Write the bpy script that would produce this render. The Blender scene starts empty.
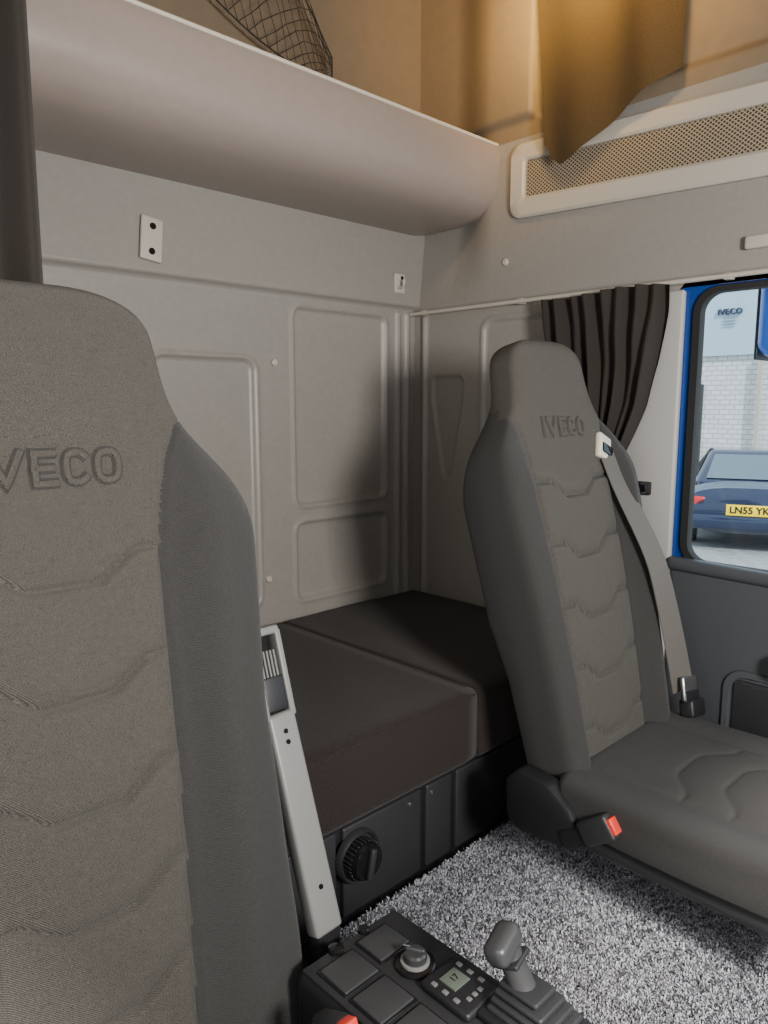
import bpy, bmesh, math, random
import numpy as np
from mathutils import Vector, Matrix
random.seed(3); np.random.seed(3)
H=1.03
COL=bpy.context.scene.collection
# ------------------------------------------------------------ materials
MATS={}
def mat(name,col,rough=.6,metal=0,bump=0,bscale=200,var=0,vscale=200,spec=.5,sheen=0,coat=0,weave=0):
    if name in MATS: return MATS[name]
    m=bpy.data.materials.new(name); m.use_nodes=True
    nt=m.node_tree; b=nt.nodes['Principled BSDF']
    b.inputs['Base Color'].default_value=(*col,1); b.inputs['Roughness'].default_value=rough
    b.inputs['Metallic'].default_value=metal; b.inputs['Specular IOR Level'].default_value=spec
    if sheen: b.inputs['Sheen Weight'].default_value=sheen
    if coat: b.inputs['Coat Weight'].default_value=coat
    tc=nt.nodes.new('ShaderNodeTexCoord')
    wv=None
    if weave:
        wv=nt.nodes.new('ShaderNodeTexWave'); wv.wave_type='BANDS'; wv.bands_direction='DIAGONAL'; wv.inputs['Scale'].default_value=weave
        wv.inputs['Distortion'].default_value=1.0
        nt.links.new(tc.outputs['Object'],wv.inputs['Vector'])
    if var:
        n=nt.nodes.new('ShaderNodeTexNoise'); n.inputs['Scale'].default_value=vscale; n.inputs['Detail'].default_value=3
        nt.links.new(tc.outputs['Object'],n.inputs['Vector'])
        src=n.outputs['Fac']
        if wv:
            mm=nt.nodes.new('ShaderNodeMath'); mm.operation='MULTIPLY_ADD'; mm.inputs[1].default_value=.26; 
            nt.links.new(wv.outputs['Fac'],mm.inputs[0]); nt.links.new(src,mm.inputs[2])
            m3=nt.nodes.new('ShaderNodeMath'); m3.operation='SUBTRACT'; m3.inputs[1].default_value=.13; nt.links.new(mm.outputs[0],m3.inputs[0]); src=m3.outputs[0]
        r=nt.nodes.new('ShaderNodeMapRange'); r.inputs[1].default_value=.3; r.inputs[2].default_value=.7
        r.inputs[3].default_value=1-var; r.inputs[4].default_value=1+var
        nt.links.new(src,r.inputs[0])
        mx=nt.nodes.new('ShaderNodeVectorMath'); mx.operation='SCALE'; mx.inputs[0].default_value=col
        nt.links.new(r.outputs[0],mx.inputs['Scale']); nt.links.new(mx.outputs[0],b.inputs['Base Color'])
    if bump:
        n2=nt.nodes.new('ShaderNodeTexNoise'); n2.inputs['Scale'].default_value=bscale; n2.inputs['Detail'].default_value=2
        nt.links.new(tc.outputs['Object'],n2.inputs['Vector'])
        bp=nt.nodes.new('ShaderNodeBump'); bp.inputs['Strength'].default_value=bump; bp.inputs['Distance'].default_value=.001 if weave else .002
        h=n2.outputs['Fac']
        if wv:
            a=nt.nodes.new('ShaderNodeMath'); a.operation='ADD'
            nt.links.new(h,a.inputs[0]); nt.links.new(wv.outputs['Fac'],a.inputs[1]); h=a.outputs[0]
        nt.links.new(h,bp.inputs['Height']); nt.links.new(bp.outputs[0],b.inputs['Normal'])
    MATS[name]=m; return m
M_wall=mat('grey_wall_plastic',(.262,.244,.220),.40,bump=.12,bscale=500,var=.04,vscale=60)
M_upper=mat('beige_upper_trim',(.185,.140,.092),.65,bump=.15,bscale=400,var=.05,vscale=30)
M_shelf=mat('shelf_vinyl',(.30,.245,.215),.34,bump=.12,bscale=350,var=.03,vscale=50)
M_lip=mat('cream_edge_trim',(.62,.56,.46),.5)
M_white=mat('off_white_plastic',(.46,.42,.36),.5)
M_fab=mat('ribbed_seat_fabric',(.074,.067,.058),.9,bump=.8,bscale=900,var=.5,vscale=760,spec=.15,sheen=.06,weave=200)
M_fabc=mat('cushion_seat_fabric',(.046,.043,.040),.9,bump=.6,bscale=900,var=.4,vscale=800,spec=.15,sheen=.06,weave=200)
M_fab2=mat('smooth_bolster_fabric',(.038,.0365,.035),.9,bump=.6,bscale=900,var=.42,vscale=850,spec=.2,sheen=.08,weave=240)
M_matt=mat('brown_black_mattress_cloth',(.018,.012,.0098),.85,bump=.7,bscale=600,var=.5,vscale=280,spec=.25,sheen=.08)
M_black=mat('black_plastic',(.012,.012,.014),.45,bump=.2,bscale=600)
M_dark=mat('dark_grey_plastic',(.026,.026,.028),.45,bump=.3,bscale=500)
M_key=mat('switch_plastic',(.040,.040,.042),.25)
M_lever=mat('lever_grey_plastic',(.055,.055,.057),.35)
M_btn=mat('small_button_plastic',(.15,.15,.145),.4)
M_gloss=mat('gloss_black',(.008,.008,.009),.15)
M_grey=mat('light_grey_plastic',(.19,.187,.178),.4,bump=.1,bscale=300)
M_metal=mat('brushed_metal',(.55,.55,.55),.35,metal=1)
M_belt=mat('seat_belt_webbing',(.11,.10,.09),.6,bump=.5,bscale=900,spec=.3)
M_red=mat('red_release_button',(.70,.05,.03),.4)
M_blue=mat('blue_truck_paint',(.005,.045,.24),.25,coat=.6)
M_mblue=mat('bright_blue_mirror_shell',(.02,.14,.60),.25,coat=.6)
M_rubber=mat('rubber_seal',(.012,.012,.012),.6)
M_curt=mat('dark_curtain_cloth',(.020,.015,.0115),.9,bump=.4,bscale=500,var=.15,vscale=300,sheen=.06)
M_curtb=mat('brown_hanging_cloth',(.060,.040,.017),.9,bump=.4,bscale=500,var=.15,vscale=300,spec=.2,sheen=.06)
M_floor=mat('dark_floor_vinyl',(.02,.02,.022),.7,bump=.3,bscale=200)
M_door=mat('door_trim_plastic',(.065,.07,.078),.4,bump=.3,bscale=500)
M_doorlt=mat('pale_grey_pillar_trim',(.38,.37,.35),.5)
M_asph=mat('asphalt',(.30,.30,.30),.85,bump=.5,bscale=30,var=.2,vscale=8)
M_clad=mat('blue_grey_cladding',(.42,.54,.62),.5)
M_car=mat('dark_blue_car_paint',(.010,.020,.055),.2,coat=.8,metal=.3)
M_cglass=mat('car_window_glass',(.10,.14,.17),.08)
M_plate=mat('yellow_number_plate',(1.0,.66,.0),.5)
M_taill=mat('red_tail_light',(.55,.02,.02),.2)
M_lcd=mat('lcd_screen',(.10,.12,.095),.3)
M_wire=mat('net_cord',(.025,.019,.013),.8)
M_mesh=mat('vent_mesh_metal',(.46,.38,.27),.5)
mb=bpy.data.materials.new('white_painted_brick'); mb.use_nodes=True
nt=mb.node_tree; br=nt.nodes.new('ShaderNodeTexBrick'); tcn=nt.nodes.new('ShaderNodeTexCoord')
sx=nt.nodes.new('ShaderNodeSeparateXYZ'); cx=nt.nodes.new('ShaderNodeCombineXYZ')
nt.links.new(tcn.outputs['Object'],sx.inputs[0]); nt.links.new(sx.outputs['Y'],cx.inputs['X']); nt.links.new(sx.outputs['Z'],cx.inputs['Y'])
nt.links.new(cx.outputs[0],br.inputs['Vector'])
br.inputs['Color1'].default_value=(.72,.72,.70,1); br.inputs['Color2'].default_value=(.62,.62,.61,1); br.inputs['Mortar'].default_value=(.42,.42,.42,1)
br.inputs['Scale'].default_value=2.2; br.inputs['Mortar Size'].default_value=.03
nt.links.new(br.outputs['Color'],nt.nodes['Principled BSDF'].inputs['Base Color']); M_brick=mb
mg=bpy.data.materials.new('window_glass'); mg.use_nodes=True
nt=mg.node_tree; nt.nodes.clear(); o=nt.nodes.new('ShaderNodeOutputMaterial'); mixs=nt.nodes.new('ShaderNodeMixShader')
tr=nt.nodes.new('ShaderNodeBsdfTransparent'); gl=nt.nodes.new('ShaderNodeBsdfGlossy'); gl.inputs['Roughness'].default_value=.02
tr.inputs[0].default_value=(.9,.97,1,1); mixs.inputs[0].default_value=.05
nt.links.new(tr.outputs[0],mixs.inputs[1]); nt.links.new(gl.outputs[0],mixs.inputs[2]); nt.links.new(mixs.outputs[0],o.inputs[0]); M_glass=mg
mc=bpy.data.materials.new('speckled_carpet_pile'); mc.use_nodes=True
nt=mc.node_tree; at=nt.nodes.new('ShaderNodeAttribute'); at.attribute_name='Col'
nt.links.new(at.outputs['Color'],nt.nodes['Principled BSDF'].inputs['Base Color']); nt.nodes['Principled BSDF'].inputs['Roughness'].default_value=.9; nt.nodes['Principled BSDF'].inputs['Specular IOR Level'].default_value=.15; M_carpet=mc

# ------------------------------------------------------------ helpers
def obj(name,verts,faces,mats,parent=None,smooth=False,recalc=True,mi=None,**props):
    v=np.array(verts,dtype=float); mn=v.min(0); mx=v.max(0); c=np.array([(mn[0]+mx[0])/2,(mn[1]+mx[1])/2,mn[2]])
    me=bpy.data.meshes.new(name); me.from_pydata([tuple(p) for p in (v-c)],[],[tuple(f) for f in faces]); 
    if not isinstance(mats,(list,tuple)): mats=[mats]
    for m in mats: me.materials.append(m)
    if mi is not None: me.polygons.foreach_set('material_index',mi)
    if recalc:
        bm=bmesh.new(); bm.from_mesh(me); bmesh.ops.recalc_face_normals(bm,faces=bm.faces); bm.to_mesh(me); bm.free()
    if smooth is True: me.polygons.foreach_set('use_smooth',[True]*len(me.polygons))
    me.update()
    o=bpy.data.objects.new(name,me); COL.objects.link(o); o.location=c
    if smooth=='auto':
        me.polygons.foreach_set('use_smooth',[True]*len(me.polygons))
        try: me.set_sharp_from_angle(angle=math.radians(35))
        except Exception: pass
    if parent:
        o.parent=parent; o.matrix_parent_inverse=Matrix.Translation(-parent.location)
    for k,val in props.items(): o[k]=val
    return o
def thing(name,loc,label,cat,group=None):
    e=bpy.data.objects.new(name,None); COL.objects.link(e); e.location=loc; e.empty_display_size=.05
    e['label']=label; e['category']=cat
    if group: e['group']=group
    return e
def bmobj(name,bm,M,m,parent=None,smooth='auto',**p):
    vs=[M@v.co for v in bm.verts]; bm.verts.index_update(); fs=[[v.index for v in f.verts] for f in bm.faces]; bm.free()
    return obj(name,[tuple(v) for v in vs],fs,m,parent,smooth,**p)
def R(rx=0,ry=0,rz=0):
    return Matrix.Rotation(math.radians(rz),4,'Z')@Matrix.Rotation(math.radians(ry),4,'Y')@Matrix.Rotation(math.radians(rx),4,'X')
def rbox(name,c,size,r,m,parent=None,rot=None,seg=3,taper=None,**p):
    bm=bmesh.new(); bmesh.ops.create_cube(bm,size=1)
    for v in bm.verts:
        t=1
        if taper and v.co.z>0: t=taper
        v.co=Vector((v.co.x*size[0]*t,v.co.y*size[1]*t,v.co.z*size[2]))
    if r>0: bmesh.ops.bevel(bm,geom=bm.edges[:],offset=r,segments=seg,profile=.5,affect='EDGES')
    M=Matrix.Translation(c)@(rot or Matrix())
    return bmobj(name,bm,M,m,parent,**p)
def lathe(name,prof,c,m,parent=None,rot=None,n=40,**p):
    vs=[];fs=[]
    for (r,z) in prof:
        for i in range(n):
            a=2*math.pi*i/n; vs.append((r*math.cos(a),r*math.sin(a),z))
    k=len(prof)
    for j in range(k-1):
        for i in range(n): fs.append((j*n+i,j*n+(i+1)%n,(j+1)*n+(i+1)%n,(j+1)*n+i))
    fs.append(tuple(range(n))); fs.append(tuple((k-1)*n+i for i in range(n)))
    M=Matrix.Translation(c)@(rot or Matrix())
    return obj(name,[tuple(M@Vector(v)) for v in vs],fs,m,parent,'auto',**p)
def tube(name,pts,r,m,parent=None,n=12,**p):
    pts=[Vector(q) for q in pts]; vs=[];fs=[]
    for i,q in enumerate(pts):
        d=(pts[min(i+1,len(pts)-1)]-pts[max(i-1,0)]).normalized()
        up=Vector((0,0,1)) if abs(d.z)<.9 else Vector((1,0,0))
        a=d.cross(up).normalized(); b=d.cross(a)
        rr=r[i] if isinstance(r,(list,tuple)) else r
        for k in range(n):
            t=2*math.pi*k/n; vs.append(tuple(q+a*math.cos(t)*rr+b*math.sin(t)*rr))
    for i in range(len(pts)-1):
        for k in range(n): fs.append((i*n+k,i*n+(k+1)%n,(i+1)*n+(k+1)%n,(i+1)*n+k))
    fs.append(tuple(range(n))); fs.append(tuple((len(pts)-1)*n+k for k in range(n)))
    return obj(name,vs,fs,m,parent,'auto',**p)
def text(name,s,size,M,m,parent=None,extrude=.002,offset=0.0,bevel=0,sx=1,space=1,**p):
    cu=bpy.data.curves.new('tmp','FONT'); cu.body=s; cu.size=size; cu.extrude=extrude; cu.offset=offset; cu.bevel_depth=bevel
    cu.align_x='CENTER'; cu.align_y='CENTER'; cu.space_character=space
    t=bpy.data.objects.new('tmp',cu); COL.objects.link(t); bpy.context.view_layer.update()
    dg=bpy.context.evaluated_depsgraph_get(); me=bpy.data.meshes.new_from_object(t.evaluated_get(dg))
    bpy.data.objects.remove(t); 
    M2=M@Matrix.Diagonal((sx,1,1,1))
    vs=[tuple(M2@v.co) for v in me.vertices]; fs=[tuple(q.vertices) for q in me.polygons]
    return obj(name,vs,fs,m,parent,False,**p)
def sm(x): 
    x=np.clip(x,0,1); return x*x*(3-2*x)
def prism(name,poly,thick,M,m,parent=None,bev=.003,**p):
    bm=bmesh.new(); vs=[bm.verts.new((a,b,0)) for a,b in poly]; f=bm.faces.new(vs)
    r=bmesh.ops.extrude_face_region(bm,geom=[f])
    for v in r['geom']:
        if isinstance(v,bmesh.types.BMVert): v.co.z+=thick
    if bev: bmesh.ops.bevel(bm,geom=bm.edges[:],offset=bev,segments=2,profile=.5,affect='EDGES')
    return bmobj(name,bm,M,m,parent,**p)
def block_word(name,word,height,mapf,m,parent,raise_=.0035,stroke=.22,grow=0.0):
    def arc(cx,cy,rx,ry,a0,a1,n=22,pw=2.8):
        P=[]
        for i in range(n+1):
            a=math.radians(a0+(a1-a0)*i/n); c,s=math.cos(a),math.sin(a)
            P.append((cx+rx*math.copysign(abs(c)**(2/pw),c),cy+ry*math.copysign(abs(s)**(2/pw),s)))
        return P
    t=stroke/2
    G={'I':([[(.0+t,t),(t,1-t)]],stroke),
       'V':([[(t,1-t),(.46,t+.02),(.92-t,1-t)]],.92),
       'E':([[(.66-t,t),(t,t),(t,1-t),(.66-t,1-t)],[(t,.5),(.60-t,.5)]],.66),
       'C':([arc(.38,.5,.38-t,.5-t,48,312)],.70),
       'O':([arc(.40,.5,.40-t,.5-t,0,360)],.80)}
    gap=.13; W=sum(G[c][1] for c in word)+gap*(len(word)-1); x0=-W/2
    tw=t+grow
    vs=[];fs=[]
    def densify(P):
        Q=[P[0]]
        for a,b in zip(P,P[1:]):
            n=max(1,int(math.dist(a,b)/.12))
            for i in range(1,n+1): Q.append((a[0]+(b[0]-a[0])*i/n,a[1]+(b[1]-a[1])*i/n))
        return Q
    for c in word:
        for P in G[c][0]:
            P=densify(P); base=len(vs); n=len(P)
            closed=(c=='O')
            for i,p in enumerate(P):
                a=P[i-1] if i>0 else (P[-2] if closed else P[0]); b=P[i+1] if i<n-1 else (P[1] if closed else P[-1])
                d=Vector((b[0]-a[0],b[1]-a[1])); d=d.normalized() if d.length>0 else Vector((1,0))
                d1=Vector((p[0]-a[0],p[1]-a[1])); mit=1.0
                if d1.length>1e-6: mit=1/max(.6,abs(d1.normalized().dot(d)))
                nn=Vector((-d.y,d.x))
                ext=Vector((0,0))
                if not closed and i==0: ext=-d*tw
                if not closed and i==n-1: ext=d*tw
                for (off,z) in ((-1.0,-.3),(-.86,.55),(-.60,.92),(-.3,1),(.3,1),(.60,.92),(.86,.55),(1.0,-.3)):
                    q=Vector(p)+nn*off*tw*mit+ext
                    vs.append(mapf((x0+q.x)*height,(q.y-.5)*height,z*raise_))
            for i in range(n-1):
                for k in range(7): fs.append((base+i*8+k,base+i*8+k+1,base+(i+1)*8+k+1,base+(i+1)*8+k))
            if not closed:
                fs.append(tuple(base+k for k in range(8))); fs.append(tuple(base+(n-1)*8+k for k in range(8)))
        x0+=G[c][1]+gap
    return obj(name,vs,fs,m,parent,'auto')
def rrect(cx,cy,w,h,r,n=8):
    pts=[]
    for (sx,sy,a0) in ((1,1,0),(-1,1,90),(-1,-1,180),(1,-1,270)):
        for i in range(n+1):
            a=math.radians(a0+90*i/n); pts.append((cx+sx*(w/2-r)+r*math.cos(a),cy+sy*(h/2-r)+r*math.sin(a)))
    return pts
def ring(name,outer,inner,mapf,th,m,parent=None,**p):
    n=len(outer); vs=[];fs=[]
    e=.12
    for k,(P,d) in enumerate(((outer,0),(outer,th*.7),([(o[0]*(1-e)+i[0]*e,o[1]*(1-e)+i[1]*e) for o,i in zip(outer,inner)],th),([(o[0]*e+i[0]*(1-e),o[1]*e+i[1]*(1-e)) for o,i in zip(outer,inner)],th),(inner,th*.7),(inner,0))):
        for q in P: vs.append(mapf(q[0],q[1],d))
    for k in range(6):
        k2=(k+1)%6
        for i in range(n): fs.append((k*n+i,k*n+(i+1)%n,k2*n+(i+1)%n,k2*n+i))
    return obj(name,vs,fs,m,parent,'auto',**p)
def grid(name,us,vs_,f,m,keep=None,parent=None,mif=None,**p):
    U,V=np.meshgrid(us,vs_); P=f(U,V); P=P.reshape(-1,3); nu=len(us); nv=len(vs_); fs=[]; mi=[]
    for j in range(nv-1):
        for i in range(nu-1):
            a,b=(us[i]+us[i+1])/2,(vs_[j]+vs_[j+1])/2
            if keep and not keep(a,b): continue
            fs.append((j*nu+i,j*nu+i+1,(j+1)*nu+i+1,(j+1)*nu+i)); mi.append(mif(a,b) if mif else 0)
    return obj(name,P,fs,m,parent,True,recalc=False,mi=mi,**p)
def sdf(U,V,x0,x1,y0,y1,r):
    cx,cy=(x0+x1)/2,(y0+y1)/2; qx=np.abs(U-cx)-(x1-x0)/2+r; qy=np.abs(V-cy)-(y1-y0)/2+r
    return np.hypot(np.maximum(qx,0),np.maximum(qy,0))+np.minimum(np.maximum(qx,qy),0)-r

# ------------------------------------------------------------ cab shell
XR=1.83; YB=1.75; ZC=2.45; XL=-.32; YF=-.75
def fback(U,V):
    y=np.full_like(U,YB)
    for (a,b,c,d,r) in ((1.325,1.70,H-.30,H+.285,.03),(1.325,1.70,H-.59,H-.345,.03),(.88,1.195,H-.58,H+.13,.04),(.35,.80,H-.58,H+.13,.04)):
        s=sdf(U,V,a,b,c,d,r)
        y+=.011*sm(-s/.012); y-=.007*np.exp(-(s/.006)**2)
    for xc in (1.752,1.795):
        y-=.012*sm(1-np.abs(U-xc)/.014)*(V<H+.30)
    band=sm((V-(H+.308))/.010)*(1-sm((V-(H+.56))/.02))
    y-=band*(.034-.029*np.clip((V-(H+.31))/.24,0,1))
    y-=.004*np.exp(-((V-(H+.300))/.005)**2)
    return np.stack([U,y,V],-1)
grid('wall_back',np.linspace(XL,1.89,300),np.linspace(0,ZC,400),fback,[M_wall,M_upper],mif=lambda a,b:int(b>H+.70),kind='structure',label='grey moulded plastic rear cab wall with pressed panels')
def fright(U,V):
    x=np.full_like(U,XR)
    sc=.22+.78*np.clip((V-(H-.24))/.26,0,1); Ut=1.60+(U-1.60)/sc
    s=sdf(Ut,V,1.53,1.67,H-.24,H+.10,.03); x+=.007*sm(-s/.012); x-=.003*np.exp(-(s/.006)**2)
    s=sdf(U,V,1.10,1.46,H-.5,H+.26,.04); x+=.008*sm(-s/.012); x-=.005*np.exp(-(s/.006)**2)
    for yc in (1.70,):
        x-=.012*sm(1-np.abs(U-yc)/.016)*(V<H+.29)
    x-=.012*sm((V-(H+.30))/.012)
    x+=.055*np.clip((V-(H+.31))/.24,0,1)*sm((U-1.42)/.18)
    x-=.02*sm((U-1.25)/.04)*sm((V-(H+.78))/.03)
    x+=.02*sm((V-(H+.78))/.03)*(1-sm((U-1.25)/.04))
    return np.stack([x,U,V],-1)
DY=.84; DZ=H+.285
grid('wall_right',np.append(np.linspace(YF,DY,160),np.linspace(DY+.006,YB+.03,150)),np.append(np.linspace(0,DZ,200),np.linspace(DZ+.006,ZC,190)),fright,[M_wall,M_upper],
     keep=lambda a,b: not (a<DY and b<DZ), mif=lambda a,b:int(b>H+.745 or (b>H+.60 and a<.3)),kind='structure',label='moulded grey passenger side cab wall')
def slab(name,a,b,m,**p):
    vs=[(x,y,z) for x in (a[0],b[0]) for y in (a[1],b[1]) for z in (a[2],b[2])]
    return obj(name,vs,[(0,1,3,2),(4,6,7,5),(0,4,5,1),(2,3,7,6),(0,2,6,4),(1,5,7,3)],m,**p)
slab('floor',(XL,YF,-.04),(XR+.03,YB+.05,0),M_floor,kind='structure',label='dark vinyl cab floor')
slab('ceiling',(XL,YF,ZC),(XR+.05,YB+.05,ZC+.03),M_upper,kind='structure',label='beige high roof lining')
slab('wall_left',(XL-.03,YF,0),(XL,YB,H-.30),M_door,kind='structure',label='driver side door and wall')
slab('trim_1',(XL-.03,YF,H+.25),(XL,YB,ZC),M_upper,kind='structure',label='beige panel above the driver window')
slab('trim_2',(XL-.03,.60,H-.30),(XL,YB,H+.25),M_wall,kind='structure',label='grey pillar behind the driver window')
slab('wall_front',(XL,YF-.03,0),(XR,YF,.80),M_black,kind='structure',label='dark dashboard bulkhead below the windscreen, raised to cut light')  # unseen; top edge raised to narrow the opening and reduce ambient light
slab('trim_3',(XL,YF-.03,1.48),(XR,YF,ZC),M_upper,kind='structure',label='beige panel above the windscreen, extended down to cut light')  # unseen; lower edge brought down into the opening to block sky light

# ------------------------------------------------------------ overhead shelf
def shelf():
    e=thing('overhead_shelf',(1.0,1.6,H+.55),'grey padded overhead storage shelf with rounded front lip','shelf')
    prof=[(1.748,.548),(1.70,.545),(1.62,.543),(1.55,.545),(1.48,.556),(1.435,.580),(1.408,.62),(1.398,.665),(1.397,.71),(1.400,.738),(1.410,.748),(1.425,.745),(1.435,.72),(1.50,.69),(1.748,.69)]
    P=[]; n=len(prof)
    for i in range(n-1):
        for k in range(4):
            t=k/4; P.append((prof[i][0]*(1-t)+prof[i+1][0]*t,prof[i][1]*(1-t)+prof[i+1][1]*t))
    P.append(prof[-1])
    P=np.array(P)
    for _ in range(3): P[1:-1]=(P[:-2]+P[1:-1]*2+P[2:])/4
    xs=[XL+.005,.5,1.0,1.5,1.79,1.808,1.822,1.835,1.848]; sh=[1,1,1,1,1,1,.99,.97,.94]
    C=np.array([1.60,.64]); vs=[];fs=[];k=len(P)
    for x,s in zip(xs,sh):
        for (y,z) in P: 
            y=C[0]+(y-C[0])*s if y<C[0] else y
            vs.append((x,y,H+C[1]+(z-C[1])*(s if z<C[1] else 1)))
    for i in range(len(xs)-1):
        for j in range(k): fs.append((i*k+j,i*k+(j+1)%k,(i+1)*k+(j+1)%k,(i+1)*k+j))
    fs.append(tuple(range(k))); fs.append(tuple((len(xs)-1)*k+j for j in range(k)))
    obj('shelf_body',vs,fs,M_shelf,e,'auto')
    tube('edge_trim',[(XL+.01,1.404,H+.745),(.8,1.404,H+.745),(1.812,1.404,H+.745)],.0045,M_lip,e,label='cream piping along the shelf lip')
shelf()
def net():
    vs=[];fs=[]
    def seg(a,b,w=.0012):
        a=Vector(a);b=Vector(b);d=(b-a).normalized();s=d.cross(Vector((0,1,0))).normalized()*w;k=len(vs);t=Vector((0,w,0))
        for q in (a,b):
            for o_ in (s,t,-s,-t): vs.append(tuple(q+o_))
        for i in range(4): fs.append((k+i,k+(i+1)%4,k+4+(i+1)%4,k+4+i))
    rnd=random.Random(5); J={}
    def P(i,j,n,m_):
        if (i,j) not in J: J[(i,j)]=(rnd.uniform(-.006,.006),rnd.uniform(-.006,.006)) if 0<i<n and 0<j<m_ else (0,0)
        s,t=i/n,j/m_
        x=.98+.46*s+J[(i,j)][0]; ztop=H+1.38-.42*s**1.5; zlow=H+1.03-.14*s-.035*math.sin(math.pi*s)
        z=ztop+(zlow-ztop)*t+J[(i,j)][1]; y=1.70-.07*math.sin(math.pi*t)*math.sin(math.pi*s)
        return (x,y,z)
    n=15;m_=9
    for i in range(n):
        for j in range(m_):
            seg(P(i,j,n,m_),P(i+1,j+1,n,m_)); seg(P(i+1,j,n,m_),P(i,j+1,n,m_))
        seg(P(i,m_,n,m_),P(i+1,m_,n,m_),.0028); seg(P(i,0,n,m_),P(i+1,0,n,m_),.0028)
    for j in range(m_): seg(P(n,j,n,m_),P(n,j+1,n,m_),.0028)
    obj('luggage_net',vs,fs,M_wire,None,False,label='dark cord luggage net hung above the overhead shelf',category='net',kind='stuff')
net()

# ------------------------------------------------------------ bunk
e=thing('bunk_base',(1.0,1.35,0),'black plastic bunk base with storage locker front','bunk base')
rbox('locker_body',(.785,1.38,.115),(2.06,.70,.225),.008,M_black,e)
for (a,b) in ((.38,.86),(.87,1.10),(1.11,1.20),(1.21,1.50)):
    rbox('locker_panel',((a+b)/2,1.026,.115),(b-a-.008,.014,.19),.004,M_dark,e)
for x in (.82,1.13,1.06): lathe('screw',[(.005,0),(.005,.003),(.003,.004)],(x,1.019,.19),M_metal,e,R(90),n=12)
e=thing('heater_dial',(.90,.99,.145),'black round dial with raised grip on the bunk locker','dial')
lathe('dial_rim',[(.054,-.0),(.054,.010),(.050,.016),(.046,.012),(.044,.006)],(.905,1.018,.145),M_dark,e,R(90))
lathe('dial_knob',[(.040,-.0),(.040,.022),(.038,.034),(.034,.040),(.0,.041)],(.905,1.018,.145),M_gloss,e,R(90))
for i in range(28):
    a=2*math.pi*i/28
    rbox('rib',(.905+.0395*math.cos(a),1.001,.145+.0395*math.sin(a)),(.003,.026,.003),.001,M_dark,e,R(0,-math.degrees(a),0),seg=1)
rbox('dial_grip',(.905,.972,.145),(.014,.012,.062),.004,M_dark,e,R(0,12,0))
def mattress(x0,x1,lab):
    e=thing('mattress',((x0+x1)/2,1.37,.23),lab,'mattress','bunk mattress sections')
    y0,y1=.985,1.735
    bm=bmesh.new(); bmesh.ops.create_cube(bm,size=1)
    for v in bm.verts: v.co=Vector((v.co.x*(x1-x0),v.co.y*(y1-y0),v.co.z*.168))
    bmesh.ops.subdivide_edges(bm,edges=bm.edges[:],cuts=34,use_grid_fill=True)
    for v in bm.verts:
        x,y,z=v.co; ax=abs(x)/((x1-x0)/2); ay=abs(y)/((y1-y0)/2); r=.020; rx=.005
        qx=max(0,abs(x)-(x1-x0)/2+rx)*r/rx; qy=max(0,abs(y)-(y1-y0)/2+r); qz=max(0,abs(z)-.084+r)
        l=math.sqrt(qx*qx+qy*qy+qz*qz)
        if l>r:
            k=r/l
            v.co.x-=math.copysign(qx*(1-k)*rx/r,x); v.co.y-=math.copysign(qy*(1-k),y)
            if qy>0 or qx==0: v.co.z-=math.copysign(qz*(1-k),z)
            else: v.co.z-=math.copysign(qz*(1-k)*.2,z)
        if z>0: v.co.z+=(.004*math.sin(x*9+y*5)+.003*math.sin(x*21-y*13))*(1-ax**4)*(1-ay**4)
    bmobj('mattress_cover',bm,Matrix.Translation(((x0+x1)/2,(y0+y1)/2,.2345+.084)),M_matt,e,True)
    tube('piping',[(x0+.01,y0+.005,.393),((x0+x1)/2,y0+.004,.393),(x1-.01,y0+.005,.393)],.0022,M_matt,e)
mattress(-.25,1.2485,'dark brown cloth bunk mattress section on the locker')
mattress(1.250,1.80,'short dark cloth mattress section beside the passenger seat')

# ------------------------------------------------------------ seat pads
def loft(hs,wf,front,back,mapf,NF=170,NB=26,split=None):
    vs=[];fs=[];mi=[]
    n=NF+NB
    for h,q in hs:
        w=wf(h)*q
        for i in range(NF):
            s=math.sin(-math.pi/2+math.pi*i/(NF-1)); x=w*s
            yy=-front(x,h,wf(h))*max(0,1-abs(s)**6)**(1/6)*q**.8
            vs.append(mapf(x,yy,h))
        for i in range(NB):
            s=math.sin(math.pi/2-math.pi*(i+1)/(NB+1)); x=w*s
            vs.append(mapf(x,back(x,h)*max(0,1-abs(s)**8)**.125*q**.8,h))
    for j in range(len(hs)-1):
        hm=(hs[j][0]+hs[j+1][0])/2
        for i in range(n):
            fs.append((j*n+i,j*n+(i+1)%n,(j+1)*n+(i+1)%n,(j+1)*n+i))
            m_=1
            if i<NF-1:
                s=math.sin(-math.pi/2+math.pi*(i+.5)/(NF-1)); 
                if split(wf(hm)*s,hm): m_=0
            elif hm>.735: m_=0
            mi.append(m_)
    fs.append(tuple(range(n))); mi.append(1); fs.append(tuple((len(hs)-1)*n+i for i in range(n))); mi.append(0)
    return vs,fs,mi
L=.89
kh=[-.15,0,.10,.35,.54,.60,.65,.69,.725,.765,.83,.89]
hd=np.linspace(-.15,.89,340)
SE=[.572,.440,.309,.180,.055,-.07]
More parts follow.
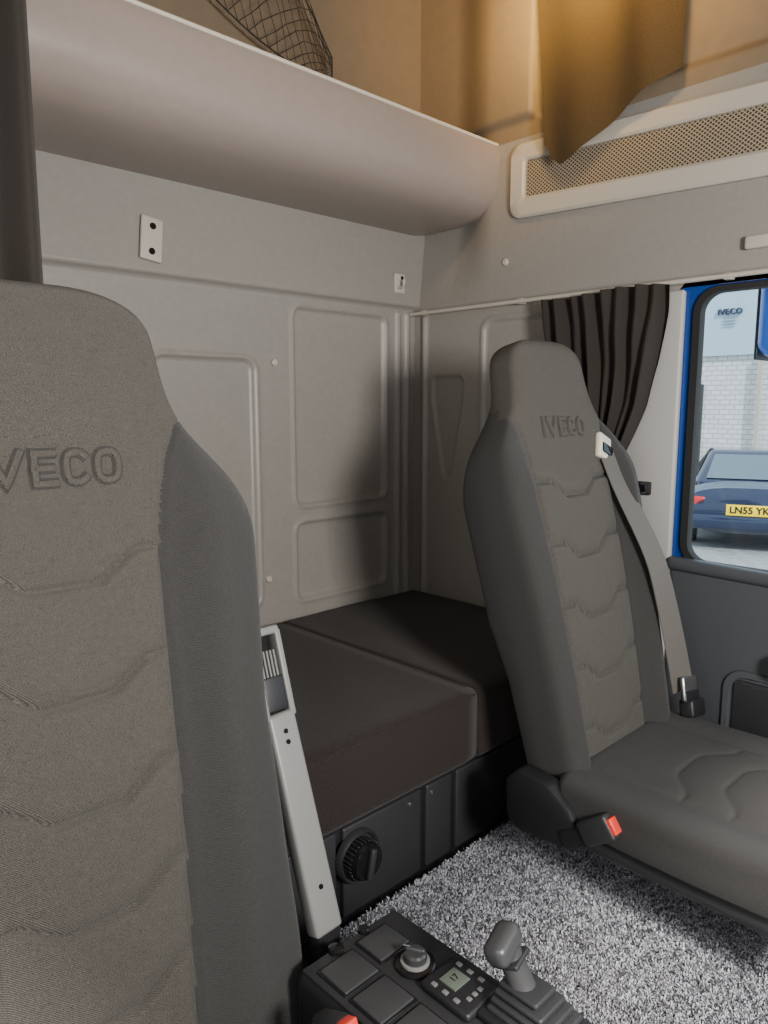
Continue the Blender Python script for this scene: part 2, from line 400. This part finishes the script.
# flat middle, angled ramps, flat ends
def seamoff(ax):
    t=(ax-.040)/.050; t=min(max(t,0),1); t=t*.8+.2*float(sm(t)); return -.034*(1-t)
def bback(x,h): return float(np.interp(h,[-.15,0,.18,.3,.55,.68,.75,.89],[.05,.055,.06,.085,.085,.055,.036,.034]))
def build_seat(cx,cy,cz,s,rec,lab,kw,kx,h0=0,cushz=None,cushy=None,cushx=None,cwm=1.0,lh=.688):
    wd=np.interp(hd,kh,kw); ker=np.hanning(31); ker/=ker.sum(); wd=np.convolve(np.pad(wd,15,'edge'),ker,'valid')
    wf=lambda h: float(np.interp(h,hd,wd))
    XSf=lambda h: float(np.interp(h,[-.15,0,.3,.55,.63,.68,.72,.745],kx+[kx[-1]+.012,kx[-1]+.03,.20]))
    def bfront(x,h,w):
        ax=abs(x); lo=float(1-sm((h-.56)/.17)); XS=XSf(h)
        f=.045+.008*math.sin(min(max(h,0),.6)/.6*math.pi)
        if lo>0 and XS<w:
            r=min(max((ax-XS)/max(w-XS,.04),0),1)
            f+=lo*.040*float(sm(r/.55))
        if h<.74: f-=.006*math.exp(-((ax-XS)/.0035)**2)
        if ax<XS+.004:
            o=seamoff(ax); k=float(sm((XS-ax)/.012))
            ds=[h-(s_+o) for s_ in SE]; d=min(ds,key=abs)
            f-=.0065*math.exp(-(d/.0033)**2)*k
            if h<.572+o+.03:
                f+=.0055*(1-math.exp(-(d/.013)**2))*k*max(lo,.0)*float(1-sm((h-(.572+o))/.03))
            if d<0: f+=.0028*math.exp(-((d+.010)/.006)**2)*k
        return f
    e=thing('truck_seat',(cx,cy-.2,0),lab,'seat','cloth cab seats')
    ca,sa=math.cos(math.radians(rec)),math.sin(math.radians(rec))
    def mp_(x,y,h):
        return (cx+s*x, cy+s*(y*ca+h*sa), cz+s*(-y*sa+h*ca))
    hs=[(h0-.03,.80),(h0-.025,.90),(h0-.015,.96),(h0-.005,.99)]
    hs+=[(h,1) for h in np.arange(h0,L-.065,.0024)]
    for i in range(1,25):
        a=math.pi/2*i/24; q=math.sin(a); hs.append((L-.065+.065*q,max(.02,(1-q**2.7))**(1/2.7)))
    v,f,mi=loft(hs,wf,bfront,bback,mp_,split=lambda x,h:(abs(x)<XSf(h)))
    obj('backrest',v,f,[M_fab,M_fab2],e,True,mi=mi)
    def lm(a,b,z):
        h=lh+b; y=-bfront(a,h,wf(h))*max(0,1-abs(a/wf(h))**6)**(1/6)-z
        return mp_(a,y,h)
    block_word('logo_outline','IVECO',.0435,lm,M_fab2,e,raise_=.0009,grow=.045)
    block_word('logo_lettering','IVECO',.0435,lm,M_fab,e,raise_=.0052)
    cz2=cushz if cushz is not None else cz; cy2=cushy if cushy is not None else cy; cx2=cushx if cushx is not None else cx
    cw=lambda h: (.245+.01*math.sin(min(max(h,0),.5)/.5*math.pi))*cwm
    def cfront(x,h,w):
        ax=abs(x); f=.05+.010*float(sm((h-.3)/.2))
        r=min(max((ax-.15)/(w-.15),0),1); f+=.010*float(sm(r/.5))-.004*math.exp(-((ax-.15)/.004)**2)
        if ax<.15:
            o=.05*float(sm((ax-.04)/.09)); ds=[h-(q+o) for q in (.14,.23,.32,.41)]; d=min(ds,key=abs); k=float(sm((.15-ax)/.01))
            f-=.0025*math.exp(-(d/.004)**2)*k; f+=.002*(1-math.exp(-(d/.02)**2))*k
        return f
    def mc_(x,y,h): return (cx2+s*x,cy2-.06-h,cz2+s*(-y-.055))
    hs=[(-.02,.9),(-.01,.97)]+[(h,1) for h in np.arange(0,.47,.004)]
    for i in range(1,13):
        a=math.pi/2*i/12; q=math.sin(a); hs.append((.47+.05*q,max(.02,(1-q**2.7))**(1/2.7)))
    v,f,mi=loft(hs,cw,cfront,lambda x,h:.045,mc_,NF=110,split=lambda x,h:abs(x)<.15)
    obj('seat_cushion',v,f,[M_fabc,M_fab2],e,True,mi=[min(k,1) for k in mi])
    return e,mp_,bfront,wf
kwP=[.205,.212,.218,.234,.250,.250,.228,.192,.163,.145,.137,.124]
e,mp_,bf,wfp=build_seat(1.42,.785,.305,1.0,13.5,'dark grey cloth passenger seat with integrated belt by the door',kwP,[.118,.124,.138,.146,.146],cushz=.318)
rbox('seat_shell',(1.42,.46,.206),(.47,.48,.05),.02,M_dark,e)
rbox('seat_pedestal',(1.525,.50,.105),(.17,.34,.16),.01,M_black,e)
rbox('pedestal_foot',(1.525,.50,.013),(.17,.34,.026),.005,M_black,e)
def hinge(x,y,z,e,s=1):
    poly=[(-.095,-.035),(-.075,-.06),(.055,-.07),(.085,-.05),(.09,.03),(.06,.062),(-.01,.055),(-.06,.02)]
    M=Matrix(((0,0,1,x),(1*s,0,0,y),(0,1*s,0,z),(0,0,0,1)))
    prism('hinge_cover',poly,.045,M,M_black,e,bev=.010)
hinge(1.155,.755,.25,e)
hinge(1.635,.755,.25,e)
rbox('buckle_stalk',(1.16,.665,.235),(.018,.10,.03),.005,M_black,e,R(-30))
rbox('belt_buckle',(1.16,.635,.258),(.028,.07,.048),.006,M_dark,e,R(-35))
rbox('buckle_button',(1.16,.607,.277),(.022,.018,.030),.003,M_red,e,R(-35),label='red release button')
def strap(pts,w,e,name='belt_strap',m=M_belt):
    vs=[];fs=[]
    for (p,side) in pts:
        p=Vector(p); sd=Vector(side).normalized()*w/2
        n=Vector((0,-.0012,0.0))
        for q in (p-sd+n,p+sd+n,p+sd-n,p-sd-n): vs.append(tuple(q))
    for i in range(len(pts)-1):
        for k in range(4): fs.append((i*4+k,i*4+(k+1)%4,(i+1)*4+(k+1)%4,(i+1)*4+k))
    fs.append((0,1,2,3)); k=(len(pts)-1)*4; fs.append((k,k+1,k+2,k+3))
    obj(name,vs,fs,m,e,'auto')
pts=[]
for i in range(24):
    t=i/23; x=.150+.078*t; h=.622-.575*t
    pts.append((mp_(x,-(bf(min(x,.2),h,wfp(h)))-.010-.006*math.sin(math.pi*t),h),(1,-.02-.35*t,.20)))
strap(pts,.062,e)
p0=Vector(mp_(.150,-bf(.150,.63,wfp(.63))-.004,.632))
rbox('belt_guide',p0,(.070,.016,.060),.006,M_lip,e,R(-13,22,0),label='pale plastic shoulder belt guide')
rbox('guide_slot',p0+Vector((0,-.008,-.003)),(.052,.008,.024),.003,M_gloss,e,R(-13,22,0))
p1=Vector(pts[-1][0])
rbox('belt_tongue',p1+Vector((.004,-.012,.006)),(.070,.010,.055),.004,M_metal,e,R(-13,10,0),label='metal belt tongue')
rbox('tongue_cover',p1+Vector((.004,-.016,-.012)),(.074,.014,.028),.004,M_black,e,R(-13,10,0))
rbox('belt_latch',p1+Vector((.010,-.020,-.040)),(.070,.034,.040),.006,M_black,e,R(-13,10,0))
# ---- driver seat
kwD=[.270,.271,.262,.246,.256,.258,.238,.203,.174,.158,.148,.131]
e,md,_,_=build_seat(.333,.892,.222,1.085,7,'dark grey cloth driver seat with ribbed backrest panels',kwD,[.110,.112,.118,.120,.132],h0=-.13,cushz=.135,cushy=.80,cushx=.30,cwm=.84,lh=.674)
rbox('seat_shell',(.30,.46,.05),(.36,.46,.04),.012,M_dark,e)
rbox('seat_pedestal',(.30,.46,.017),(.30,.38,.03),.008,M_black,e)
rbox('belt_buckle',(.546,.655,.225),(.026,.06,.05),.006,M_dark,e,R(-25))
rbox('buckle_stalk',(.546,.675,.155),(.016,.03,.12),.004,M_grey,e,R(-15))
rbox('buckle_button',(.546,.635,.254),(.020,.028,.012),.003,M_red,e,R(-25),label='red release button')
e=thing('seat_arm_post',(.662,.83,.0),'light grey belt arm post beside the driver seat','belt arm')
A=Vector((.654,.958,.64)); B=Vector((.666,.822,.215)); d=(A-B).normalized(); ang=math.degrees(math.atan2(A.y-B.y,A.z-B.z)); Rp=R(-ang)
rbox('post_foot',(.668,.828,.115),(.044,.034,.23),.006,M_black,e)
rbox('post_body',(A+B)/2+d*-.05,(.052,.030,(A-B).length-.10),.006,M_grey,e,Rp@R(0,-1.5,0))
for sx_ in (-1,1): rbox('post_prong',A+Vector((sx_*.0245,0,0))+d*-.04,(.011,.030,.14),.003,M_grey,e,Rp)
rbox('prong_bridge',A+d*.030,(.060,.030,.014),.004,M_grey,e,Rp)
rbox('latch_block',A+d*-.070,(.040,.024,.055),.003,M_black,e,Rp)
for k in (-.013,-.0065,0,.0065,.013): rbox('latch_rib',A+d*-.03+Vector((k,-.006,0)),(.0035,.010,.062),.001,M_grey,e,Rp,seg=1)
for q in (.125,.142,.37): lathe('post_hole',[(.004,0),(.004,.002),(.0,.002)],A+(B-A)*(q/(A-B).length)+Vector((.0,-.0155,0)),M_gloss,e,R(90-ang),n=12)

# ------------------------------------------------------------ console
e=thing('centre_console',(.67,.48,0),'black plastic centre console with switches between seats','console')
rbox('console_body',(.677,.484,.111),(.206,.59,.220),.012,M_black,e)
rbox('console_top_plate',(.677,.502,.2215),(.188,.545,.006),.0025,M_dark,e)
zt=.2255
def key(x,y,w=.070,d=.065): 
    rbox('switch_bezel',(x,y,zt-.0005),(w,d,.003),.001,M_gloss,e,seg=1)
    rbox('switch_blank',(x,y,zt+.0012),(w-.007,d-.007,.005),.002,M_key,e)
for yy in (.722,.652,.582,.512): key(.628,yy)
key(.704,.730,.066,.06)
lathe('round_button',[(.012,-.003),(.012,.004),(.009,.006),(.0,.006)],(.642,.768,zt),M_gloss,e,n=24)
lathe('round_button',[(.009,-.003),(.009,.004),(.007,.006),(.0,.006)],(.70,.770,zt),M_gloss,e,n=24)
lathe('dial_base',[(.030,-.003),(.030,.003),(.027,.005),(.0,.005)],(.707,.667,zt),M_gloss,e)
lathe('dial_ring',[(.0215,0),(.0215,.004),(.019,.005)],(.707,.667,zt+.004),M_grey,e)
lathe('dial_knob',[(.018,0),(.017,.014),(.014,.017),(.0,.017)],(.707,.667,zt+.004),M_key,e)
rbox('dial_grip',(.707,.667,zt+.023),(.007,.030,.008),.003,M_key,e,R(0,0,30))
rbox('dial_pointer',(.7005,.678,zt+.0275),(.002,.010,.001),.0003,M_btn,e,R(0,0,30),seg=1)
rbox('display_unit',(.714,.588,zt+.006),(.072,.088,.014),.006,M_black,e)
rbox('display_screen',(.714,.598,zt+.0140),(.032,.030,.003),.001,M_lcd,e,label='small grey lcd screen')
text('display_digits','17',.014,Matrix.Translation((.714,.598,zt+.0160)),M_gloss,e,extrude=.0003)
for i in range(3):
    for sx_ in (-1,1): rbox('display_button',(.714+sx_*.0265,.572+i*.02,zt+.0135),(.007,.009,.003),.001,M_btn,e,seg=2)
for i in range(3): rbox('display_button',(.702+i*.012,.562,zt+.0135),(.007,.007,.003),.001,M_btn,e,seg=2)
e=thing('parking_brake_lever',(.748,.50,zt),'grey hand brake lever with black ribbed boot on console','lever')
rbox('lever_plate',(.742,.480,zt+.007),(.095,.13,.012),.005,M_black,e)
for i,(w,z) in enumerate(((.08,.015),(.070,.025),(.060,.035),(.048,.045))):
    rbox('boot_rib',(.745,.487+.004*i,zt+z),(w,w*1.25,.009),.004,M_dark,e)
tube('lever_stem',[(.744,.503,zt+.03),(.743,.507,zt+.045),(.741,.512,zt+.058),(.738,.519,zt+.076),(.735,.526,zt+.095)],[.024,.0185,.0175,.017,.0165],M_lever,e,n=24)
rbox('lever_head',(.727,.527,zt+.102),(.058,.036,.034),.013,M_lever,e,R(-20,-18,10),seg=5)
rbox('lever_lock_ring',(.737,.521,zt+.080),(.040,.040,.008),.003,M_dark,e,R(-20,-8,10))

# ------------------------------------------------------------ carpet
def carpet():
    x0,x1,y0,y1=.79,1.43,.0,.995
    e=thing('carpet_mat',(1.10,.5,0),'speckled grey and white shaggy carpet mat between seats','carpet')
    rbox('carpet_backing',((x0+x1)/2,(y0+y1)/2,.014),(x1-x0,y1-y0,.026),.006,mat('carpet_backing_cloth',(.13,.13,.135),.95),e)
    N=150000; nx=np.random.rand(N)*(x1-x0-.01)+x0+.005; ny=np.random.rand(N)*(y1-y0-.01)+y0+.005
    ang=np.random.rand(N)*math.pi*2; w=.0011+np.random.rand(N)*.0008; hh=.004+np.random.rand(N)*.005
    la=np.random.rand(N)*math.pi*2; ll=np.random.rand(N)*.009
    V=np.zeros((N,4,3)); dx=np.cos(ang)*w; dy=np.sin(ang)*w
    V[:,0]=np.stack([nx-dx,ny-dy,np.full(N,.024)],-1); V[:,1]=np.stack([nx+dx,ny+dy,np.full(N,.024)],-1)
    tx=nx+np.cos(la)*ll; ty=ny+np.sin(la)*ll
    V[:,2]=np.stack([tx+dx*.8,ty+dy*.8,.024+hh],-1); V[:,3]=np.stack([tx-dx*.8,ty-dy*.8,.024+hh],-1)
    c=np.array([1.15,.5,.024]); 
    me=bpy.data.meshes.new('carpet_pile'); me.from_pydata((V.reshape(-1,3)-c).tolist(),[],np.arange(4*N).reshape(-1,4).tolist())
    cell=.0045; key_=(np.floor((nx+ny*.3)/cell)*7919+np.floor(ny/cell)*104729).astype(np.int64)%99991
    cr=np.random.rand(99991)[key_]; r=.58*cr+.42*np.random.rand(N)
    g=np.where(r>.50,.35+.13*np.random.rand(N),np.where(r>.32,.18+.08*np.random.rand(N),.05+.04*np.random.rand(N)))
    ca=me.color_attributes.new('Col','FLOAT_COLOR','POINT'); C=np.ones((N*4,4)); gg=np.repeat(g,4); C[:,0]=gg*.98;C[:,1]=gg*.98;C[:,2]=gg*1.08
    ca.data.foreach_set('color',C.ravel()); me.materials.append(M_carpet)
    o=bpy.data.objects.new('carpet_pile',me); COL.objects.link(o); o.location=c; o.parent=e; o.matrix_parent_inverse=Matrix.Translation(-e.location); o['kind']='stuff'
carpet()

# ------------------------------------------------------------ wall fittings
e=thing('bracket_plate',(.885,1.72,H+.39),'white two-hole bracket plate on the rear wall','bracket')
rbox('plate',(.883,1.718,H+.395),(.056,.010,.105),.004,M_white,e,R(-6,8,0))
for z in (.425,.365): lathe('plate_hole',[(.008,0),(.008,.002),(0,.002)],(.883+(z-.395)*.14,1.7125+(z-.395)*.105,H+z),M_gloss,e,R(84),n=20)
e=thing('bracket_clip',(1.735,1.72,H+.37),'small white plastic hook clip on the rear wall','clip')
rbox('clip_plate',(1.73,1.722,H+.385),(.045,.010,.06),.003,M_white,e)
tube('clip_hook',[(1.722,1.716,H+.372),(1.722,1.700,H+.370),(1.722,1.692,H+.378),(1.722,1.692,H+.392)],.005,M_white,e); lathe('clip_hole',[(.006,0),(.006,.002),(0,.002)],(1.738,1.717,H+.402),M_gloss,e,R(90),n=16)
for k,(x,y,z,rt) in enumerate(((1.818,1.37,H+.415,R(0,-90)),(1.255,1.745,H+.12,R(90)),(1.22,1.745,H-.5,R(90)))):
    lathe('trim_button',[(.010,-.006),(.010,.003),(.007,.006),(0,.006)],(x,y,z),M_white,None,rt,n=20,label='small round pale trim button on the cab wall',category='button',group='round trim buttons')
rbox('coat_hook',(1.808,.64,H+.365),(.016,.10,.03),.006,M_white,None,label='white plastic hook block above the door',category='hook')
e=thing('belt_anchor',(1.80,.90,H-.2),'black anchor bolt and tab on the pillar','anchor')
rbox('anchor_tab',(1.806,.925,H-.212),(.012,.085,.035),.005,M_black,e)
lathe('anchor_bolt',[(.014,-.004),(.014,.012),(.010,.02),(0,.02)],(1.800,.895,H-.21),M_gloss,e,R(0,-90))
e=thing('vent_grille',(1.80,.9,H+.6),'long pale framed vent grille with diamond mesh','vent')
shear=lambda y:-.035*(1.37-y)
mapg=lambda a,b,d:(1.815-d,a,H+b+shear(a))
ring('vent_frame',rrect(.805,.628,1.09,.20,.04),rrect(.805,.632,.99,.098,.012),mapg,.016,M_white,e)
vs=[];fs=[]
def stick(a,b,w=.0012):
    a=Vector((a[0],a[1]));b=Vector((b[0],b[1]));d=(b-a).normalized();s=Vector((-d.y,d.x))*w;k=len(vs)
    for q in (a-s,a+s,b+s,b-s): vs.append(mapg(q.x,q.y,.006))
    fs.append((k,k+1,k+2,k+3))
y0,y1,z0,z1=.310,1.302,.583,.681; sp=.0125; slope=.8
for sg in (1,-1):
    for i in range(-20,120):
        ya=y0+i*sp
        P=[]
        for t in (0,1):
            z=z0+(z1-z0)*t; y=ya+sg*(z-z0)/slope; P.append([y,z])
        (ya_,za),(yb_,zb)=P
        if max(ya_,yb_)<=y0 or min(ya_,yb_)>=y1: continue
        def cl(Y): return za+(zb-za)*(Y-ya_)/(yb_-ya_)
        Q=[]
        for (yy,zz) in P:
            if yy<y0: Q.append((y0,cl(y0)))
            elif yy>y1: Q.append((y1,cl(y1)))
            else: Q.append((yy,zz))
        stick(Q[0],Q[1])
obj('vent_mesh',vs,fs,M_mesh,e,False,recalc=False,kind='stuff')
prism('vent_backing',rrect(.805,.632,.985,.096,.01),.002,Matrix(((0,0,-1,1.816),(1,0,0,0),(.035,1,0,H-.035*1.37),(0,0,0,1))),mat('vent_recess',(.07,.05,.03),.9),e,bev=0)
e=thing('curtain_rail',(1.80,1.2,H+.29),'thin pale curtain rail above the passenger window','rail')
tube('rail_tube',[(1.797,1.735,H+.295),(1.797,1.2,H+.296),(1.797,.2,H+.297)],.006,M_white,e)
for y in (1.68,1.3,.72): rbox('rail_bracket',(1.806,y,H+.296),(.022,.02,.016),.003,M_white,e)
def cloth(name,rows,cols,f,m,**p):
    return grid(name,np.linspace(0,1,cols),np.linspace(0,1,rows),f,m,**p)
def fc(U,V):
    a=np.interp(V,[0,.1,.3,.47,.6,.72,1],[.843,.846,.865,.892,.925,.955,.98]); b=np.interp(V,[0,.2,.5,.72,1],[1.215,1.19,1.13,1.08,1.05])
    y=a+(b-a)*U
    x=1.766+.013*np.sin(U*2*np.pi*8+V*1.5)*(1-.35*V)+.008*np.sin(U*27+V*5)+.005*np.sin(V*14+U*9)
    z=H+.29-.62*V+.006*np.sin(U*6)
    return np.stack([x,y,z],-1)
cloth('window_curtain',70,260,fc,M_curt,label='dark gathered curtain hanging from rail beside passenger window',category='curtain',group='cab curtains')
def fb(U,V):
    y0=.84+.0*U; y1=1.27-.06*V
    y=y0+(y1-y0)*U
    x=1.755+.016*np.sin(U*2*np.pi*2.3+V*1.2)+.006*np.sin(U*17+V*3)
    zb=np.interp(U,[0,.35,.62,.76,.86,.94,1],[.775,.72,.66,.632,.628,.65,.69])
    z=H+1.36-(1.36-zb)*V
    return np.stack([x,y,z],-1)
cloth('hanging_cloth',60,160,fb,M_curtb,label='brown gathered cloth hanging from the roof over the vent',category='cloth')
def fd(U,V):
    x=-.05+.475*U; y=1.16+.02*np.sin(U*2*np.pi*7+.5*V)+.0*V; z=ZC-.02-1.45*V
    return np.stack([x,y,z],-1)
cloth('window_curtain',40,160,fd,M_curt,label='dark curtain hanging behind the driver seat',category='curtain',group='cab curtains')

# ------------------------------------------------------------ door
e=thing('door_1',(XR,.3,0),'dark grey passenger door with tall window','door'); e['kind']='structure'
GY0,GY1=-.62,.785; gz0=H-.385; gz1=H+.265
ring('window_frame',rrect((GY0+GY1)/2,(gz0+gz1)/2,GY1-GY0+.046,gz1-gz0+.034,.06),rrect((GY0+GY1)/2,(gz0+gz1)/2,GY1-GY0,gz1-gz0,.045),lambda a,b,d:(XR+.012-d,a,b),.022,M_rubber,e,label='black rubber window seal')
ring('door_frame',rrect(.08,H-.05,1.57,.735,.07),rrect((GY0+GY1)/2,(gz0+gz1)/2,GY1-GY0+.044,gz1-gz0+.032,.06),lambda a,b,d:(XR+.02-d,a,b),.020,M_blue,e,label='blue painted door frame')
prism('window_glass',rrect((GY0+GY1)/2,(gz0+gz1)/2,GY1-GY0+.01,gz1-gz0+.01,.04),.004,Matrix(((0,0,-1,XR+.012),(1,0,0,0),(0,1,0,0),(0,0,0,1))),M_glass,e,bev=0)
rbox('door_panel',(XR+.002,.06,.313),(.05,1.54,.626),.02,M_door,e)
rbox('door_sill_trim',(XR-.016,.08,H-.416),(.036,1.50,.035),.014,M_door,e,R(1.5,0,0))
rbox('armrest',(XR-.05,.25,.44),(.07,.60,.06),.02,M_dark,e)
ring('door_pocket',rrect(.36,.29,.62,.22,.05),rrect(.36,.29,.585,.185,.04),lambda a,b,d:(XR-.022-d,a,b),.010,M_door,e)
rbox('pocket_face',(XR-.023,.36,.285),(.012,.575,.178),.005,M_dark,e)
rbox('trim_4',(XR-.008,.918,H-.20),(.02,.182,.96),.008,M_doorlt,None,kind='structure',label='pale grey door pillar trim')

# ------------------------------------------------------------ outside
slab('ground',(2.2,-10,-1.05),(45,40,-1.0),M_asph,label='grey asphalt yard outside the truck',category='ground',kind='structure')
e=thing('brick_building',(18,8,-1.0),'white brick building with blue-grey cladding and sign','building')
def slabc(name,a,b,m,par): 
    o=slab(name,a,b,m); o.parent=par; o.matrix_parent_inverse=Matrix.Translation(-par.location); return o
slabc('brick_wall',(18,-8,-1.0),(22,24,H+1.15),M_brick,e)
slabc('cladding',(17.9,-8,H+1.15),(22,24,H+3.6),M_clad,e)
slabc('drainpipe',(17.8,6.25,-1),(17.9,6.33,H+1.15),M_white,e)
slabc('doorway',(17.93,7.6,-1),(18,9.0,H+.5),M_dark,e)
M=Matrix(((0,0,-1,17.86),(-1,0,0,7.05),(0,1,0,H+2.13),(0,0,0,1)))
text('sign_lettering','IVECO',.18,M,mat('sign_dark_blue',(.02,.03,.07),.5),e,extrude=.02,offset=.004,space=1.1)
for k in range(3): slabc('sign_line',(17.85,7.0-.10,H+1.98-.07*k),(17.87,7.0+.18,H+2.0-.07*k),mat('sign_grey_line',(.2,.26,.32),.6),e)
fw=Vector((math.sin(math.radians(68)),math.cos(math.radians(68)),0)); rt=Vector((fw.y,-fw.x,0))
C0=Vector((10.6,3.72,-1.0))
e=thing('parked_car',C0+fw*2,'dark blue parked saloon car with yellow rear plate','car')
Mc=Matrix(((rt.x,fw.x,0,C0.x),(rt.y,fw.y,0,C0.y),(0,0,1,C0.z),(0,0,0,1)))
def carloft(name,secs,m,n=28,pw=3.2):
    vs=[];fs=[]
    for (y,w,z0,z1) in secs:
        for i in range(n):
            a=2*math.pi*i/n; cc,ss=math.cos(a),math.sin(a)
            x=w*math.copysign(abs(cc)**(2/pw),cc); z=(z0+z1)/2+(z1-z0)/2*math.copysign(abs(ss)**(2/pw),ss)
            vs.append(tuple(Mc@Vector((x,y,z))))
    for j in range(len(secs)-1):
        for i in range(n): fs.append((j*n+i,j*n+(i+1)%n,(j+1)*n+(i+1)%n,(j+1)*n+i))
    fs.append(tuple(range(n))); fs.append(tuple((len(secs)-1)*n+i for i in range(n)))
    return obj(name,vs,fs,m,e,'auto')
carloft('car_body',[(.0,.74,.30,.78),(.06,.84,.25,.90),(.3,.87,.22,.96),(1.0,.88,.20,.95),(3.2,.88,.20,.92),(4.0,.86,.22,.82),(4.4,.78,.28,.70)],M_car)
def cabin(name,m,z1=1.36):
    v=[(-.76,.50,.90),(.76,.50,.90),(.80,3.1,.90),(-.80,3.1,.90),(-.56,1.25,z1),(.56,1.25,z1),(.58,2.2,z1),(-.58,2.2,z1)]
    bm=bmesh.new(); q=[bm.verts.new(p) for p in v]
    for f in ((0,1,2,3),(4,5,6,7),(0,1,5,4),(1,2,6,5),(2,3,7,6),(3,0,4,7)): bm.faces.new([q[i] for i in f])
    bmesh.ops.bevel(bm,geom=bm.edges[:],offset=.07,segments=4,profile=.5,affect='EDGES')
    return bmobj(name,bm,Mc,m,e)
cabin('car_cabin',M_car)
def cq(name,pts,m):
    obj(name,[tuple(Mc@Vector(p)) for p in pts],[tuple(range(len(pts)))],m,e)
cq('rear_window',[(-.60,.60,.98),(.60,.60,.98),(.50,1.12,1.30),(-.50,1.12,1.30)],M_cglass)
cq('side_window',[(-.785,.95,.98),(-.79,2.6,.98),(-.63,2.0,1.28),(-.64,1.4,1.28)],M_cglass)
def cbox(name,c,s,r,m):
    rbox(name,(0,0,0),s,r,m,e,Mc@Matrix.Translation(c)) 
for sx_ in (-1,1): cbox('tail_light',(sx_*.70,.05,.70),(.24,.10,.13),.03,M_taill)
cbox('rear_bumper',(0,.03,.42),(1.62,.16,.22),.05,M_car)
cbox('number_plate',(-.03,-.03,.60),(.58,.03,.15),.005,M_plate)
text('plate_lettering','LN55 YK',.13,Mc@Matrix(((1,0,0,-.03),(0,0,-1,-.05),(0,1,0,.60),(0,0,0,1))),M_gloss,e,extrude=.003,offset=.003)
for sx_ in (-1,1):
    for y in (.85,3.5): lathe('wheel',[(.0,-.10),(.22,-.10),(.31,-.09),(.32,0),(.31,.09),(.22,.10),(0,.10)],(0,0,0),M_rubber,e,Mc@Matrix.Translation((sx_*.78,y,.32))@R(0,90),n=32)
e=thing('side_mirror',(2.15,.69,H+.1),'blue backed truck door mirror on black arm','mirror')
rbox('mirror_housing',(2.18,.708,H+.235),(.20,.10,.22),.04,M_mblue,e,seg=5)
rbox('mirror_glass_rim',(2.20,.758,H+.228),(.19,.010,.215),.004,M_black,e)
rbox('mirror_glass',(2.20,.764,H+.228),(.17,.003,.195),.001,mat('mirror_silver',(.6,.65,.7),.05,metal=1),e)
tube('mirror_arm',[(1.89,.52,H+.34),(2.0,.6,H+.35),(2.18,.68,H+.33)],.015,M_black,e)

# ------------------------------------------------------------ light
w=bpy.data.worlds.new('sky'); bpy.context.scene.world=w; w.use_nodes=True
bg=w.node_tree.nodes['Background']; bg.inputs[0].default_value=(.84,.91,1,1); bg.inputs[1].default_value=2.0
def area(name,loc,rot,sx_,sy_,en,col):
    l=bpy.data.lights.new(name,'AREA'); l.shape='RECTANGLE'; l.size=sx_; l.size_y=sy_; l.energy=en; l.color=col
    o=bpy.data.objects.new(name,l); COL.objects.link(o); o.location=loc; o.rotation_euler=[math.radians(a) for a in rot]; return o
area('windscreen_daylight',(.45,-.74,1.15),(88,0,-16),.32,.32,56,(1,.965,.91))
area('driver_window_daylight',(-.31,.20,1.05),(0,-90,0),.5,.7,6,(1,.96,.90))
l=bpy.data.lights.new('sun','SUN'); l.energy=6; l.angle=math.radians(6); l.color=(1,.95,.88)
o=bpy.data.objects.new('sun',l); COL.objects.link(o); o.rotation_euler=Vector((.45,.75,-.72)).to_track_quat('-Z','Y').to_euler()
def spot(name,loc,tgt,en,col,size):
    l=bpy.data.lights.new(name,'SPOT'); l.energy=en; l.color=col; l.spot_size=math.radians(size); l.spot_blend=1; l.shadow_soft_size=.10
    o=bpy.data.objects.new(name,l); COL.objects.link(o); o.location=loc; o.rotation_euler=(Vector(tgt)-Vector(loc)).to_track_quat('-Z','Y').to_euler()
spot('flare_glow_spot',(1.0,.62,2.33),(1.83,1.10,2.26),110,(1,.60,.20),82)  # added warm spot, no real fitting; imitates the gold lens-flare glow
spot('flare_glow_spot_narrow',(1.25,.95,2.40),(1.78,1.12,2.18),150,(1,.66,.20),52)  # second added spot, narrower, strengthens the imitated flare glow on the cloth
cam=bpy.data.cameras.new('camera'); cam.sensor_fit='VERTICAL'; cam.sensor_height=36; cam.lens=26.0; cam.clip_start=.02
co=bpy.data.objects.new('camera',cam); COL.objects.link(co); co.location=(0,0,H); co.rotation_euler=(math.radians(81.8),0,math.radians(-44))
bpy.context.scene.camera=co
